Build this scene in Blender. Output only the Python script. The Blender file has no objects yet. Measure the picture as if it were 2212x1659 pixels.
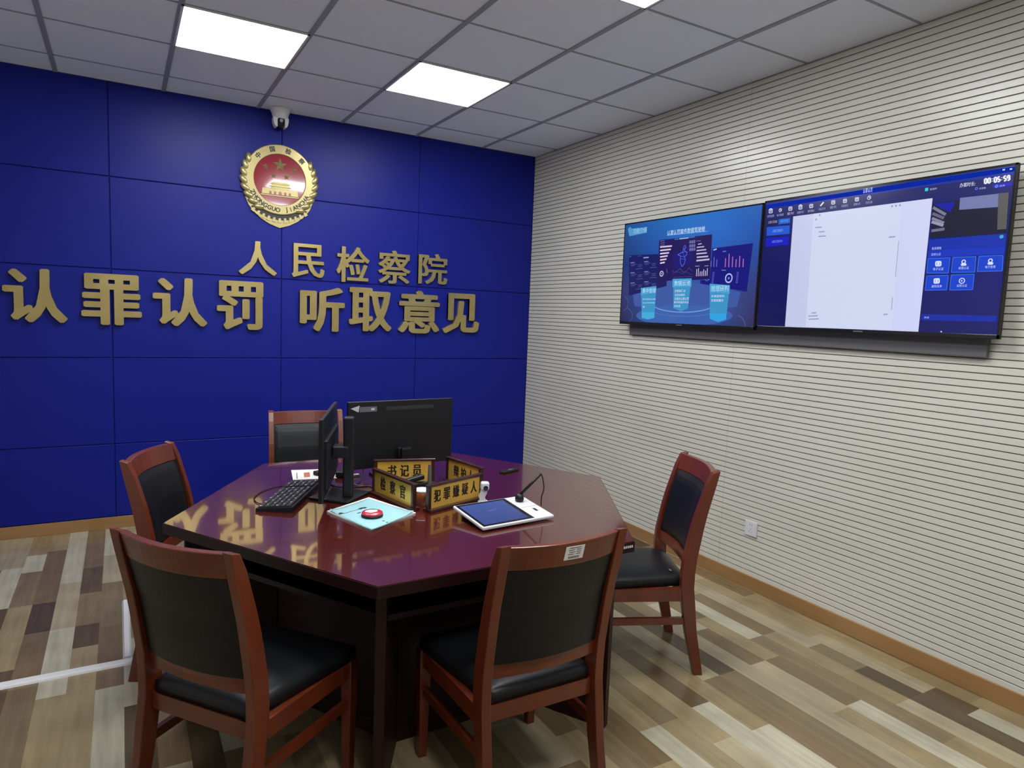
import bpy, bmesh, math, random
from mathutils import Vector, Matrix
R = math.radians
sc = bpy.context.scene
COL = sc.collection

# ------------------------------------------------------------------ camera
F_PX, IW, IH = 1457.6, 2212, 1659
CAM = Vector((-3.1963, -5.2432, 1.5541))
YAW, PITCH, ROLL = 0.5266, -0.1007, 0.0390
_fw = Vector((math.sin(YAW)*math.cos(PITCH), math.cos(YAW)*math.cos(PITCH), math.sin(PITCH)))
_rt = Vector((math.cos(YAW), -math.sin(YAW), 0)); _up = _rt.cross(_fw)
_r = _rt*math.cos(ROLL)+_up*math.sin(ROLL); _u = -_rt*math.sin(ROLL)+_up*math.cos(ROLL)
cd = bpy.data.cameras.new('camera'); cam = bpy.data.objects.new('camera', cd); COL.objects.link(cam)
cd.sensor_fit = 'HORIZONTAL'; cd.sensor_width = 36; cd.lens = 36*F_PX/IW; cd.clip_start = .02
cam.matrix_world = Matrix(((_r.x, _u.x, -_fw.x, CAM.x), (_r.y, _u.y, -_fw.y, CAM.y), (_r.z, _u.z, -_fw.z, CAM.z), (0, 0, 0, 1)))
sc.camera = cam
# ------------------------------------------------------------------ world, exposure
w = bpy.data.worlds.new('world'); sc.world = w; w.use_nodes = True
w.node_tree.nodes['Background'].inputs[0].default_value = (.5, .55, .65, 1)
w.node_tree.nodes['Background'].inputs[1].default_value = .05
sc.view_settings.view_transform = 'Standard'; sc.view_settings.look = 'None'
sc.view_settings.exposure = 0; sc.view_settings.gamma = 1; sc.view_settings.use_curve_mapping = False
PANEL_STRENGTH = 26.0                                     # the ceiling lights carry all the light of the room

# ------------------------------------------------------------------ helpers
def ray(px, py):
    return _fw + _r*((px-IW/2)/F_PX) - _u*((py-IH/2)/F_PX)
def atz(px, py, z): d = ray(px, py); return CAM + d*((z-CAM.z)/d.z)
def atx(px, py, x): d = ray(px, py); return CAM + d*((x-CAM.x)/d.x)
def aty(px, py, y): d = ray(px, py); return CAM + d*((y-CAM.y)/d.y)
def s2l(c):
    c = c/255.0
    return c/12.92 if c <= .04045 else ((c+.055)/1.055)**2.4
def rgb(r, g, b): return (s2l(r), s2l(g), s2l(b), 1)

_tc = {}
def text_geo(s, off=0.0, res=3):
    """verts (x,y,z in 0..1 of the ink box, z -0.5..0.5), faces of a word of the built-in font"""
    k = (s, off)
    if k in _tc: return _tc[k]
    cu = bpy.data.curves.new('t', 'FONT'); cu.body = s; cu.extrude = .5; cu.offset = off; cu.resolution_u = res
    o = bpy.data.objects.new('t', cu); COL.objects.link(o); bpy.context.view_layer.update()
    me = o.evaluated_get(bpy.context.evaluated_depsgraph_get()).to_mesh()
    vs = [v.co.copy() for v in me.vertices]; fs = [tuple(p.vertices) for p in me.polygons]
    bpy.data.objects.remove(o); bpy.data.curves.remove(cu)
    x0 = min(v.x for v in vs); x1 = max(v.x for v in vs); y0 = min(v.y for v in vs); y1 = max(v.y for v in vs)
    vs = [Vector(((v.x-x0)/(x1-x0), (v.y-y0)/max(y1-y0, 1e-6), v.z)) for v in vs]
    _tc[k] = (vs, fs, (x1-x0), (y1-y0)); return _tc[k]

class MB:
    """collects shapes and links them as one mesh"""
    def __init__(s): s.v = []; s.f = []; s.m = []; s.c = []; s.sm = []
    def add(s, vs, fs, mat=0, col=None, M=None, smooth=False):
        b = len(s.v)
        for p in vs:
            p = Vector(p); s.v.append(M @ p if M is not None else p)
        for f in fs: s.f.append(tuple(b+i for i in f)); s.m.append(mat); s.c.append(col); s.sm.append(smooth)
    def addbm(s, bm, mat=0, col=None, M=None, smooth=False):
        bm.verts.index_update()
        s.add([v.co for v in bm.verts], [[v.index for v in f.verts] for f in bm.faces], mat, col, M, smooth); bm.free()
    def box(s, c, d, mat=0, bev=0, M=None, col=None, seg=2):
        bm = bmesh.new(); bmesh.ops.create_cube(bm, size=1)
        bmesh.ops.scale(bm, vec=d, verts=bm.verts); bmesh.ops.translate(bm, vec=c, verts=bm.verts)
        if bev: bmesh.ops.bevel(bm, geom=list(bm.edges), offset=bev, segments=seg, affect='EDGES', profile=.5)
        s.addbm(bm, mat, col, M)
    def cyl(s, c, r, h, mat=0, n=24, r2=None, M=None, axis='Z', col=None, smooth=False, bev=0):
        bm = bmesh.new(); bmesh.ops.create_cone(bm, cap_ends=True, segments=n, radius1=r, radius2=r if r2 is None else r2, depth=h)
        if bev:
            es = [e for e in bm.edges if any(len(f.verts) > 4 for f in e.link_faces)]
            bmesh.ops.bevel(bm, geom=es, offset=bev, segments=2, affect='EDGES')
        if axis == 'Y': bmesh.ops.rotate(bm, matrix=Matrix.Rotation(R(90), 3, 'X'), verts=bm.verts)
        if axis == 'X': bmesh.ops.rotate(bm, matrix=Matrix.Rotation(R(90), 3, 'Y'), verts=bm.verts)
        bmesh.ops.translate(bm, vec=c, verts=bm.verts); s.addbm(bm, mat, col, M, smooth)
    def sph(s, c, r, mat=0, M=None, sc_=(1, 1, 1), n=16):
        bm = bmesh.new(); bmesh.ops.create_uvsphere(bm, u_segments=n, v_segments=n//2, radius=r)
        bmesh.ops.scale(bm, vec=sc_, verts=bm.verts); bmesh.ops.translate(bm, vec=c, verts=bm.verts); s.addbm(bm, mat, None, M, True)
    def prism(s, pts, a, b, mat=0, M=None, plane='XY', col=None):
        """polygon extruded from a to b along the plane's normal"""
        n = len(pts)
        def P(p, h):
            return (p[0], p[1], h) if plane == 'XY' else ((p[0], h, p[1]) if plane == 'XZ' else (h, p[0], p[1]))
        vs = [P(p, a) for p in pts]+[P(p, b) for p in pts]
        fs = [tuple(range(n)), tuple(range(2*n-1, n-1, -1))]+[(i, n+i, n+(i+1) % n, (i+1) % n) for i in range(n)]
        s.add(vs, fs, mat, col, M)
    def loft(s, rings, mat=0, M=None, smooth=False, closed=False):
        n = len(rings[0]); vs = [p for r_ in rings for p in r_]; fs = []
        for k in range(len(rings)-1):
            for i in range(n): fs.append((k*n+i, k*n+(i+1) % n, (k+1)*n+(i+1) % n, (k+1)*n+i))
        if not closed: fs += [tuple(range(n-1, -1, -1)), tuple(range((len(rings)-1)*n, len(rings)*n))]
        s.add(vs, fs, mat, None, M, smooth)
    def tube(s, pts, r, mat=0, n=8, M=None, r2=None):
        pts = [Vector(p) for p in pts]; rings = []
        for i, p in enumerate(pts):
            t = (pts[min(i+1, len(pts)-1)]-pts[max(i-1, 0)]).normalized()
            a = t.cross(Vector((0, 0, 1)));
            if a.length < .05: a = t.cross(Vector((1, 0, 0)))
            a.normalize(); b = t.cross(a); rr = r if r2 is None else r+(r2-r)*i/(len(pts)-1)
            rings.append([p+a*rr*math.cos(q*2*math.pi/n)+b*rr*math.sin(q*2*math.pi/n) for q in range(n)])
        s.loft(rings, mat, M, True)
    def lathe(s, prof, mat=0, n=32, M=None, smooth=True):
        s.loft([[Vector((r_*math.cos(q*2*math.pi/n), r_*math.sin(q*2*math.pi/n), z)) for q in range(n)] for r_, z in prof], mat, M, smooth)
    def text(s, t, x0, x1, y0, y1, depth, M, mat=0, off=0, col=None, keep=False, flat=False, bold=None):
        vs, fs, a, b = text_geo(t, off)
        if keep:                              # keep the letters' own proportions inside the box
            k = min((x1-x0)/a, (y1-y0)/b) if b > 0 else (x1-x0)/a
            cx, cy = (x0+x1)/2, (y0+y1)/2; x0, x1, y0, y1 = cx-a*k/2, cx+a*k/2, cy-b*k/2, cy+b*k/2
        if flat: fs = [f for f in fs if all(vs[i].z > 0 for i in f)]
        if isinstance(bold, tuple):           # thicken the strokes evenly, keeping the counters open
            bx, by = bold; X0, X1, Y0, Y1 = x0+bx, x1-bx, y0+by, y1-by
            for k in range(9):
                dx, dy = (0, 0) if k == 8 else (bx*math.cos(math.pi*k/4+math.pi/8)/.924, by*math.sin(math.pi*k/4+math.pi/8)/.924)
                dz = -.00003*k
                s.add([(X0+(X1-X0)*v.x+dx, Y0+(Y1-Y0)*v.y+dy, (depth+dz)*(v.z+.5)) for v in vs], fs, mat, col, M)
            return
        s.add([(x0+(x1-x0)*v.x, y0+(y1-y0)*v.y, depth*(v.z+.5)) for v in vs], fs, mat, col, M)
    def build(s, name, mats, parent=None, loc=None, rz=0, fix=True):
        me = bpy.data.meshes.new(name); me.from_pydata([tuple(v) for v in s.v], [], s.f); me.update()
        for m in (mats if isinstance(mats, (list, tuple)) else [mats]): me.materials.append(m)
        me.polygons.foreach_set('material_index', s.m); me.polygons.foreach_set('use_smooth', s.sm)
        if any(c is not None for c in s.c):
            a = me.color_attributes.new('tint', 'FLOAT_COLOR', 'CORNER'); d = []
            for p, c in zip(me.polygons, s.c):
                for j in range(p.loop_total):
                    if c is None: d += [0, 0, 0, 1]
                    elif isinstance(c[0], (tuple, list)): d += list(c[j])
                    else: d += list(c)
            a.data.foreach_set('color', d)
        if fix:
            bm = bmesh.new(); bm.from_mesh(me); bmesh.ops.recalc_face_normals(bm, faces=bm.faces); bm.to_mesh(me); bm.free()
        o = bpy.data.objects.new(name, me); COL.objects.link(o)
        if parent: o.parent = parent
        if loc is not None: o.location = loc
        if rz: o.rotation_euler.z = rz
        return o
def tag(o, label, cat, group=None, kind=None):
    o['label'] = label; o['category'] = cat
    if group: o['group'] = group
    if kind: o['kind'] = kind
    return o
def empty(name, loc, rz, label, cat, group=None):
    o = bpy.data.objects.new(name, None); o.empty_display_size = .05; COL.objects.link(o)
    o.location = loc; o.rotation_euler.z = rz; return tag(o, label, cat, group)
def struct(o): o['kind'] = 'structure'; return o
def quadp(a, b, c, d): return [a, b, c, d]

# ------------------------------------------------------------------ materials
def mat(name, col, rough=.5, metal=0, coat=0, emit=None, es=0, spec=.5, noise=None, bump=None, coatr=.05):
    m = bpy.data.materials.new(name); m.use_nodes = True; nt = m.node_tree; b = nt.nodes['Principled BSDF']
    b.inputs['Base Color'].default_value = col if len(col) == 4 else (*col, 1)
    b.inputs['Roughness'].default_value = rough; b.inputs['Metallic'].default_value = metal
    b.inputs['Coat Weight'].default_value = coat; b.inputs['Coat Roughness'].default_value = coatr
    b.inputs['Specular IOR Level'].default_value = spec
    if emit: b.inputs['Emission Color'].default_value = emit; b.inputs['Emission Strength'].default_value = es
    if noise:                                   # (second colour, scale vector, detail)
        tc = nt.nodes.new('ShaderNodeTexCoord'); mp = nt.nodes.new('ShaderNodeMapping'); mp.inputs['Scale'].default_value = noise[1]
        nz = nt.nodes.new('ShaderNodeTexNoise'); nz.inputs['Scale'].default_value = 1; nz.inputs['Detail'].default_value = noise[2]
        mx = nt.nodes.new('ShaderNodeMix'); mx.data_type = 'RGBA'; mx.inputs[6].default_value = b.inputs['Base Color'].default_value; mx.inputs[7].default_value = noise[0]
        cr = nt.nodes.new('ShaderNodeMapRange'); cr.inputs[1].default_value = .35; cr.inputs[2].default_value = .65
        nt.links.new(tc.outputs['Object'], mp.inputs[0]); nt.links.new(mp.outputs[0], nz.inputs[0]); nt.links.new(nz.outputs[0], cr.inputs[0])
        nt.links.new(cr.outputs[0], mx.inputs[0]); nt.links.new(mx.outputs[2], b.inputs['Base Color'])
    if bump:                                    # (scale, strength, distance)
        tc = nt.nodes.new('ShaderNodeTexCoord'); nz = nt.nodes.new('ShaderNodeTexNoise'); nz.inputs['Scale'].default_value = bump[0]; nz.inputs['Detail'].default_value = 3
        bp = nt.nodes.new('ShaderNodeBump'); bp.inputs['Strength'].default_value = bump[1]; bp.inputs['Distance'].default_value = bump[2]
        nt.links.new(tc.outputs['Object'], nz.inputs[0]); nt.links.new(nz.outputs[0], bp.inputs['Height']); nt.links.new(bp.outputs[0], b.inputs['Normal'])
    return m
BLUE = mat('blue_panel', (.0048, .0105, .205), .42, noise=((.0054, .012, .225, 1), (.8, .8, .8), 2), bump=(60, .05, .002), spec=.22)
BLUEGAP = mat('blue_gap', (.004, .006, .10), .6)
STRIPE = mat('grooved_panel', (.57, .565, .495), .28, noise=((.62, .605, .54, 1), (.5, 1.1, 3), 2), bump=(450, .12, .001), spec=.6)
GROOVE = mat('groove_dark', (.13, .12, .09), .7)
CEIL = mat('ceiling_tile', (.80, .86, .97), .85, bump=(300, .1, .001))
TBAR = mat('ceiling_grid', (.30, .32, .37), .6)
PLAIN = mat('plain_wall', (.78, .78, .78), .7, bump=(40, .05, .002))
BASEB = mat('baseboard_wood', (.29, .155, .058), .3, noise=((.34, .19, .08, 1), (2, 2, 20), 3))
WOOD = mat('mahogany_chair', (.135, .025, .008), .28, coat=.25, noise=((.092, .016, .006, 1), (12, 12, 3), 4), coatr=.12)
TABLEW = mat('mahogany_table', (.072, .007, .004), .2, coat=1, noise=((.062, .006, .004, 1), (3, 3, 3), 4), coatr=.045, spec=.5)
TABLED = mat('mahogany_table_side_shaded', (.014, .003, .003), .4, spec=.25)  # dark rim tone; colour also darkened to hold the shade under the tabletop
LEATHER = mat('black_leather', (.006, .0065, .008), .40, bump=(120, .15, .001), spec=.30)
GOLD = mat('gold_letter', (.60, .48, .20), .28, metal=.85, noise=((.50, .39, .15, 1), (5, 5, 5), 2))
GOLDE = mat('gold_emblem', (.44, .37, .165), .3, metal=.6)
RED = mat('red_enamel', (.27, .010, .022), .12, coat=1)
DARK = mat('dark_enamel', (.02, .02, .022), .4)
INK = mat('black_ink', (.012, .008, .006), .5)
BLACKP = mat('black_plastic', (.007, .007, .009), .42, spec=.35)
BLACKG = mat('black_gloss', (.01, .01, .012), .15)
GREYP = mat('grey_plastic', (.10, .10, .11), .45)
WHITEP = mat('white_plastic', (.72, .72, .72), .35)
WHITEM = mat('white_ceramic', (.62, .63, .66), .3)
PAPER = mat('paper_white', (.70, .70, .66), .7)
CYANP = mat('paper_cyan', (.28, .52, .56), .7)
BRASS = mat('nameplate_gold', (.80, .50, .085), .33, metal=.45, noise=((.86, .56, .11, 1), (8, 8, 3), 2))
FRAMEW = mat('nameplate_frame', (.035, .010, .008), .3, coat=.3)
POTW = mat('pot_wood', (.42, .15, .06), .4, noise=((.25, .07, .03, 1), (60, 60, 5), 2))
METAL = mat('steel', (.5, .5, .52), .3, metal=1)
REDINK = mat('red_ink', (.55, .02, .05), .3, coat=1)
LAMP = mat('light_diffuser', (.9, .9, .9), .4, emit=(.97, .985, 1, 1), es=PANEL_STRENGTH)
def glow_mat(name, k=1.0, rough=.2):
    m = mat(name, (.003, .003, .004), rough); nt = m.node_tree; b = nt.nodes['Principled BSDF']
    a = nt.nodes.new('ShaderNodeVertexColor'); a.layer_name = 'tint'
    nt.links.new(a.outputs[0], b.inputs['Emission Color']); b.inputs['Emission Strength'].default_value = k; return m
SCREEN = glow_mat('screen_picture')
def floor_mat():
    m = mat('plank_floor', (.3, .25, .2), .20, spec=.42); nt = m.node_tree; b = nt.nodes['Principled BSDF']
    a = nt.nodes.new('ShaderNodeVertexColor'); a.layer_name = 'tint'
    tc = nt.nodes.new('ShaderNodeTexCoord'); mp = nt.nodes.new('ShaderNodeMapping'); mp.inputs['Scale'].default_value = (38, 2.6, 1)
    nz = nt.nodes.new('ShaderNodeTexNoise'); nz.inputs['Scale'].default_value = 1; nz.inputs['Detail'].default_value = 5
    n2 = nt.nodes.new('ShaderNodeTexNoise'); n2.inputs['Scale'].default_value = 5; n2.inputs['Detail'].default_value = 3
    ad = nt.nodes.new('ShaderNodeMath'); ad.operation = 'ADD'
    mr = nt.nodes.new('ShaderNodeMapRange'); mr.inputs[1].default_value = .7; mr.inputs[2].default_value = 1.3; mr.inputs[3].default_value = .80; mr.inputs[4].default_value = 1.18
    mx = nt.nodes.new('ShaderNodeVectorMath'); mx.operation = 'SCALE'
    L = nt.links
    L.new(tc.outputs['Object'], mp.inputs[0]); L.new(mp.outputs[0], nz.inputs[0]); L.new(tc.outputs['Object'], n2.inputs[0])
    L.new(nz.outputs[0], ad.inputs[0]); L.new(n2.outputs[0], ad.inputs[1]); L.new(ad.outputs[0], mr.inputs[0])
    L.new(a.outputs[0], mx.inputs[0]); L.new(mr.outputs[0], mx.inputs['Scale']); L.new(mx.outputs[0], b.inputs['Base Color'])
    return m
FLOORM = floor_mat()

# ------------------------------------------------------------------ room shell
HC, XL, YF = 2.959, -5.3, -7.2
rnd = random.Random(11)
mb = MB(); P0, PW = -.12, .0997
pal = [(172, 168, 156), (160, 150, 130), (146, 132, 106), (140, 125, 98), (122, 108, 86), (116, 100, 78), (92, 78, 60), (82, 70, 56)]
wts = [2, 3, 3, 3, 2, 2, 2, 1]
fixed = {  # plank pieces read from the photo: strip -> [(y_from, y_to, colour)]
    0: [(-3.761, -3.939, 6), (-3.939, -4.45, 0), (-3.2, -3.761, 1)],
    1: [(-2.551, -3.269, 1), (-3.269, -3.508, 4), (-3.508, -3.76, 7)], 2: [(-2.56, -3.08, 5), (-3.08, -3.51, 2), (-3.51, -3.76, 3), (-3.76, -4.5, 1)],
    3: [(-2.6, -3.08, 0), (-3.08, -4.0, 4)], 4: [(-2.8, -3.26, 2), (-3.26, -3.67, 5), (-3.67, -4.4, 0)], 5: [(-2.9, -3.26, 5), (-3.26, -3.68, 1), (-3.68, -4.3, 2)],
    6: [(-2.7, -3.26, 1), (-3.26, -4.3, 1)], 7: [(-2.9, -3.26, 7), (-3.26, -4.2, 4)], 8: [(-2.6, -3.26, 1), (-3.26, -4.2, 5)],
    9: [(-3.0, -3.61, 3), (-3.61, -4.2, 0)], 10: [(-2.9, -3.39, 6), (-3.39, -4.1, 0)], 11: [(-2.9, -3.6, 2), (-3.6, -4.2, 1)],
    12: [(-2.7, -3.42, 4), (-3.42, -4.1, 2)], 13: [(-2.9, -3.42, 2), (-3.42, -4.2, 0)], 14: [(-3.0, -3.6, 5)],
    31: [(-.0, -.569, 0), (-.569, -1.036, 1), (-1.036, -1.62, 4)], 32: [(0, -.35, 4), (-.35, -.75, 5), (-.75, -1.15, 6), (-1.15, -1.56, 4), (-1.56, -1.8, 6), (-1.8, -2.3, 2)],
    33: [(0, -.42, 0), (-.42, -.96, 0), (-.96, -1.56, 1), (-1.56, -2.2, 0), (-2.2, -2.7, 2)], 34: [(0, -.36, 2), (-.36, -1.2, 5), (-1.2, -1.56, 7), (-1.56, -2.2, 5), (-2.2, -2.8, 4)],
    35: [(0, -.4, 3), (-.4, -.7, 0), (-.7, -1.2, 4), (-1.2, -1.9, 2)]}
for i in range(-2, 54):
    xa, xb = P0-PW*(i), P0-PW*(i+1)
    xa = min(xa, 0); xb = min(xb, 0)
    xa = max(xa, XL); xb = max(xb, XL)
    if xa-xb < .001: continue
    pieces = []; fx = sorted(fixed.get(i, []), key=lambda t: -t[0]); y = 0
    def fill(y, to):
        while y > to+1e-4:
            L = rnd.choice((.3, .45, .6, .6, .9)); e = max(y-L, to)
            if e-to < .1: e = to
            pieces.append((y, e, rnd.choices(range(8), wts)[0])); y = e
    for a, b, c in fx:
        fill(y, a); pieces.append((a, b, c)); y = b
    fill(y, YF)
    for a, b, c in pieces:
        k = .94+.12*rnd.random(); cc = pal[c]
        mb.add([(xa, a, 0), (xb, a, 0), (xb, b, 0), (xa, b, 0)], [(0, 1, 2, 3)], 0, (s2l(cc[0])*k, s2l(cc[1])*k*.97, s2l(cc[2])*k*.84, 1))
struct(mb.build('floor', FLOORM))
# slab under the planks so the floor has thickness
# ceiling with its grid
mb = MB(); mb.add([(0, 0, HC), (XL, 0, HC), (XL, YF, HC), (0, YF, HC)], [(0, 1, 2, 3)], 0)
GX = [-(.5254+.6*k) for k in range(-0, 9) if -(.5254+.6*k) > XL]; GY = [-(.343+.6*k) for k in range(12) if -(.343+.6*k) > YF]
for x in GX: mb.box((x, YF/2, HC-.002), (.026, abs(YF), .006), 1)
for y in GY: mb.box((XL/2, y, HC-.001), (abs(XL), .012, .005), 1)
ce = mb.build('ceiling', [CEIL, TBAR]); struct(ce)
# wall_back: blue upholstered panels with grooves
ZR = [.0, .08, .5838, 1.1701, 1.759, 2.3578, HC]; XC = [0, -1.0868, -2.1608, -3.2478, -4.335, XL]
mb = MB(); mb.box((XL/2, .03, HC/2), (abs(XL)+.2, .04, HC), 1)
for i in range(len(ZR)-1):
    for j in range(len(XC)-1):
        x0, x1 = XC[j+1], XC[j]; z0, z1 = ZR[i], ZR[i+1]
        mb.box(((x0+x1)/2, .012, (z0+z1)/2), (x1-x0-.003, .024, z1-z0-.004), 0, .003, seg=1)
struct(mb.build('wall_back', [BLUE, BLUEGAP]))
# wall_right: horizontally grooved panels, 32 mm pitch
mb = MB(); PH, GW, GD = .032, .0048, .0045
seams = [0, -2.385, -3.74-1.08, YF]
z = .010-PH; spans = []
while z < HC:
    a, b = max(z+GW/2, 0), min(z+PH-GW/2, HC)
    if b > a: spans.append((a, b))
    z += PH
for k in range(len(seams)-1):
    y0, y1 = seams[k]-(.0012 if k else 0), seams[k+1]
    for (a, b) in spans:
        c = .0008
        vs = [(0+c, y0, a), (0, y0, a+c), (0, y0, b-c), (0+c, y0, b), (GD, y0, a), (GD, y0, b)]
        vs += [(v[0], y1, v[2]) for v in vs]
        mb.add(vs, [(0, 1, 7, 6), (1, 2, 8, 7), (2, 3, 9, 8), (4, 0, 6, 10), (3, 5, 11, 9)], 0)
mb.add([(GD, 0, 0), (GD, YF, 0), (GD, YF, HC), (GD, 0, HC)], [(0, 1, 2, 3)], 1)
mb.box((GD+.05, YF/2, HC/2), (.08, abs(YF), HC), 1)
struct(mb.build('wall_right', [STRIPE, GROOVE], fix=False))
mb = MB(); mb.box((XL-.05, YF/2, HC/2), (.1, abs(YF), HC)); struct(mb.build('wall_left', PLAIN))
mb = MB(); mb.box((XL/2, YF-.05, HC/2), (abs(XL), .1, HC)); struct(mb.build('wall_front', PLAIN))
mb = MB(); mb.box((XL/2-.006, -.006, .04), (abs(XL)-.012, .012, .08), 0, .002); struct(mb.build('baseboard_back', BASEB))
mb = MB(); mb.box((-.006, YF/2, .04), (.012, abs(YF), .08), 0, .002); struct(mb.build('baseboard_right', BASEB))

# ------------------------------------------------------------------ ceiling lights
def light(cx, cy, label):
    t = empty('ceiling_light', (cx, cy, HC), 0, label, 'ceiling light', 'square panel lights in the ceiling')
    m = MB()
    for sx, sy, a, b in ((0, 1, .598, .012), (0, -1, .598, .012), (1, 0, .012, .598), (-1, 0, .012, .598)):
        m.box((sx*.293, sy*.293, -.0045), (a, b, .009))
    m.build('frame', WHITEP, t)
    m = MB(); m.box((0, 0, -.0045), (.574, .574, .007)); m.build('diffuser', LAMP, t)
    return t
def gc(c, r_): return (-(.5254+.6*(5-c)), -(.343+.6*(r_-1)))
light(*gc(1.5, 2.5), 'glowing square ceiling panel light nearest the left side, left of the security camera')
light(*gc(3.5, 2.5), 'glowing square ceiling panel light between the security camera and the striped wall')
light(*gc(3.5, 5.5), 'ceiling panel light cut by the top edge of the photo, only one corner showing')
light(*gc(1.5, 5.5), 'ceiling panel light just above the top edge of the photo, behind the leftmost one')
light(*gc(1.5, 8.5), 'ceiling panel light behind the camera, left one of the rearmost pair')
light(*gc(3.5, 8.5), 'ceiling panel light behind the camera, right one of the rearmost pair')

# ------------------------------------------------------------------ gold letters on the blue wall
WB = Matrix(((1, 0, 0, 0), (0, 0, -1, 0), (0, 1, 0, 0), (0, 0, 0, 1)))       # text plane -> blue wall (x right, z up, toward the room)
def wall_char(ch, x0, x1, z0, z1, off, label, dp=.028):
    m = MB(); cx, cz = (x0+x1)/2, z0
    m.text(ch, x0-cx, x1-cx, 0, z1-z0, dp, WB, 0, 0, bold=off)
    o = m.build('wall_letter', GOLD, None, (cx, -.0005, cz)); tag(o, label, 'letter', 'gold characters on the blue wall'); return o
BIG, SML = (.0125, .0075), (.0065, .0028)
for ch, x0, x1, z0, z1, lb in (
    ('认', -3.829, -3.494, 1.394, 1.733, 'large gold character 认 at the far left end of the lower row'),
    ('罪', -3.419, -3.074, 1.390, 1.725, 'large gold character 罪, second of the lower row'),
    ('认', -3.008, -2.669, 1.392, 1.725, 'large gold character 认 between 罪 and 罚 in the lower row'),
    ('罚', -2.606, -2.293, 1.378, 1.726, 'large gold character 罚, left of the gap in the lower row'),
    ('听', -2.032, -1.691, 1.378, 1.715, 'large gold character 听, right of the gap in the lower row'),
    ('取', -1.658, -1.308, 1.387, 1.729, 'large gold character 取 between 听 and 意'),
    ('意', -1.252, -0.890, 1.380, 1.728, 'large gold character 意, next to last of the lower row'),
    ('见', -0.860, -0.517, 1.388, 1.725, 'large gold character 见 at the right end of the lower row')):
    wall_char(ch, x0, x1, z0, z1, BIG, lb)
for ch, x0, x1, z0, z1, lb in (
    ('人', -2.461, -2.197, 1.777, 2.018, 'smaller gold character 人, first readable one of the upper row'),
    ('民', -2.091, -1.849, 1.779, 2.029, 'smaller gold character 民 below and right of the emblem'),
    ('检', -1.757, -1.498, 1.764, 2.037, 'smaller gold character 检 in the middle of the upper row'),
    ('察', -1.426, -1.154, 1.773, 2.036, 'smaller gold character 察, next to last of the upper row'),
    ('院', -1.086, -0.826, 1.788, 2.037, 'smaller gold character 院 at the right end of the upper row')):
    wall_char(ch, x0, x1, z0, z1, SML, lb, .022)

# ------------------------------------------------------------------ emblem
em = empty('wall_emblem', (-2.178, 0, 2.470), 0, 'round gold and red emblem with gate, stars and wheat rim above the gold characters', 'emblem')
def circ(r_, n=64, a0=0, a1=360): return [(r_*math.cos(R(a0+(a1-a0)*i/n)), r_*math.sin(R(a0+(a1-a0)*i/n))) for i in range(n+(0 if a1-a0 == 360 else 1))]
m = MB()
low = [(.235, -.145), (.215, -.195), (.18, -.240), (.13, -.284), (.07, -.318), (0, -.342)]
m.prism([(-.13, .19), (-.20, .10), (-.24, 0), (-.236, -.1)]+[(-x, z) for x, z in low]+[(x, z) for x, z in low[::-1]][1:]+[(.236, -.1), (.24, 0), (.20, .10), (.13, .19)], -.001, -.012, 0, None, 'XZ')
m.build('backplate', GOLDE, em)
m = MB(); m.prism(circ(.286, 40, 226, 314)+[(0, -.1)], -.012, -.016, 0, None, 'XZ')
gear = m.build('gear', DARK, em)
m = MB()
for k in range(11):
    a = 231+k*7.8
    for r0, r1, wd in ((.272, .305, 1.5), ):
        m.prism([(r0*math.cos(R(a-wd)), r0*math.sin(R(a-wd))), (r0*math.cos(R(a+wd)), r0*math.sin(R(a+wd))), (r1*math.cos(R(a+wd*1.6)), r1*math.sin(R(a+wd*1.6))), (r1*math.cos(R(a-wd*1.6)), r1*math.sin(R(a-wd*1.6)))], -.013, -.020, 0, None, 'XZ')
m.build('gear_teeth', GOLDE, gear)
for sgn in (-1, 1):
    m = MB()
    for k in range(8):
        a = 150+k*12.2; a = a if sgn < 0 else 180-a
        M_ = Matrix.Translation((.248*math.cos(R(a)), -.018, .248*math.sin(R(a)))) @ Matrix.Rotation(-R(a+90+sgn*-32), 4, 'Y')
        m.sph((0, 0, 0), .037, 0, M_, (1.15, .5, .60), 14)
    m.build('wheat_rim', GOLDE, em)
m = MB()   # ring with a raised lip
prof = [(.180, -.024), (.184, -.030), (.244, -.030), (.250, -.024), (.250, -.004), (.180, -.004)]
n = 72
m.loft([[Vector((r_*math.cos(q*2*math.pi/n), y, r_*math.sin(q*2*math.pi/n))) for r_, y in prof] for q in range(n+1)], 0, None, False, True)
m.build('gold_ring', GOLDE, em)
m = MB(); m.prism(circ(.181), -.006, -.022, 0, None, 'XZ'); m.build('red_disc', RED, em)
def star(m, x, z, r_, dp0, dp1):
    pts = [((r_ if i % 2 == 0 else r_*.40)*math.cos(R(90+36*i)), (r_ if i % 2 == 0 else r_*.40)*math.sin(R(90+36*i))) for i in range(10)]
    vs = [(x+a, dp0, z+b) for a, b in pts]+[(x, dp1, z)]
    m.add(vs, [(i, (i+1) % 10, 10) for i in range(10)]+[tuple(range(9, -1, -1))], 0)
m = MB(); star(m, 0, .105, .052, -.0222, -.034); m.build('star', GOLDE, em)
for x, z in ((-.1, .083), (.1, .083), (-.045, .026), (.045, .026)):
    m = MB(); star(m, x, z, .024, -.0222, -.030); m.build('star', GOLDE, em)
m = MB()
m.prism([(-.128, -.108), (.128, -.108), (.122, -.068), (-.122, -.068)], -.0222, -.029, 0, None, 'XZ')
m.prism([(-.062, -.068), (.062, -.068), (.062, -.058), (-.062, -.058)], -.0222, -.031, 0, None, 'XZ')
m.prism([(-.078, -.052), (.078, -.052), (.062, -.040), (-.062, -.040)], -.0222, -.032, 0, None, 'XZ')
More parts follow.
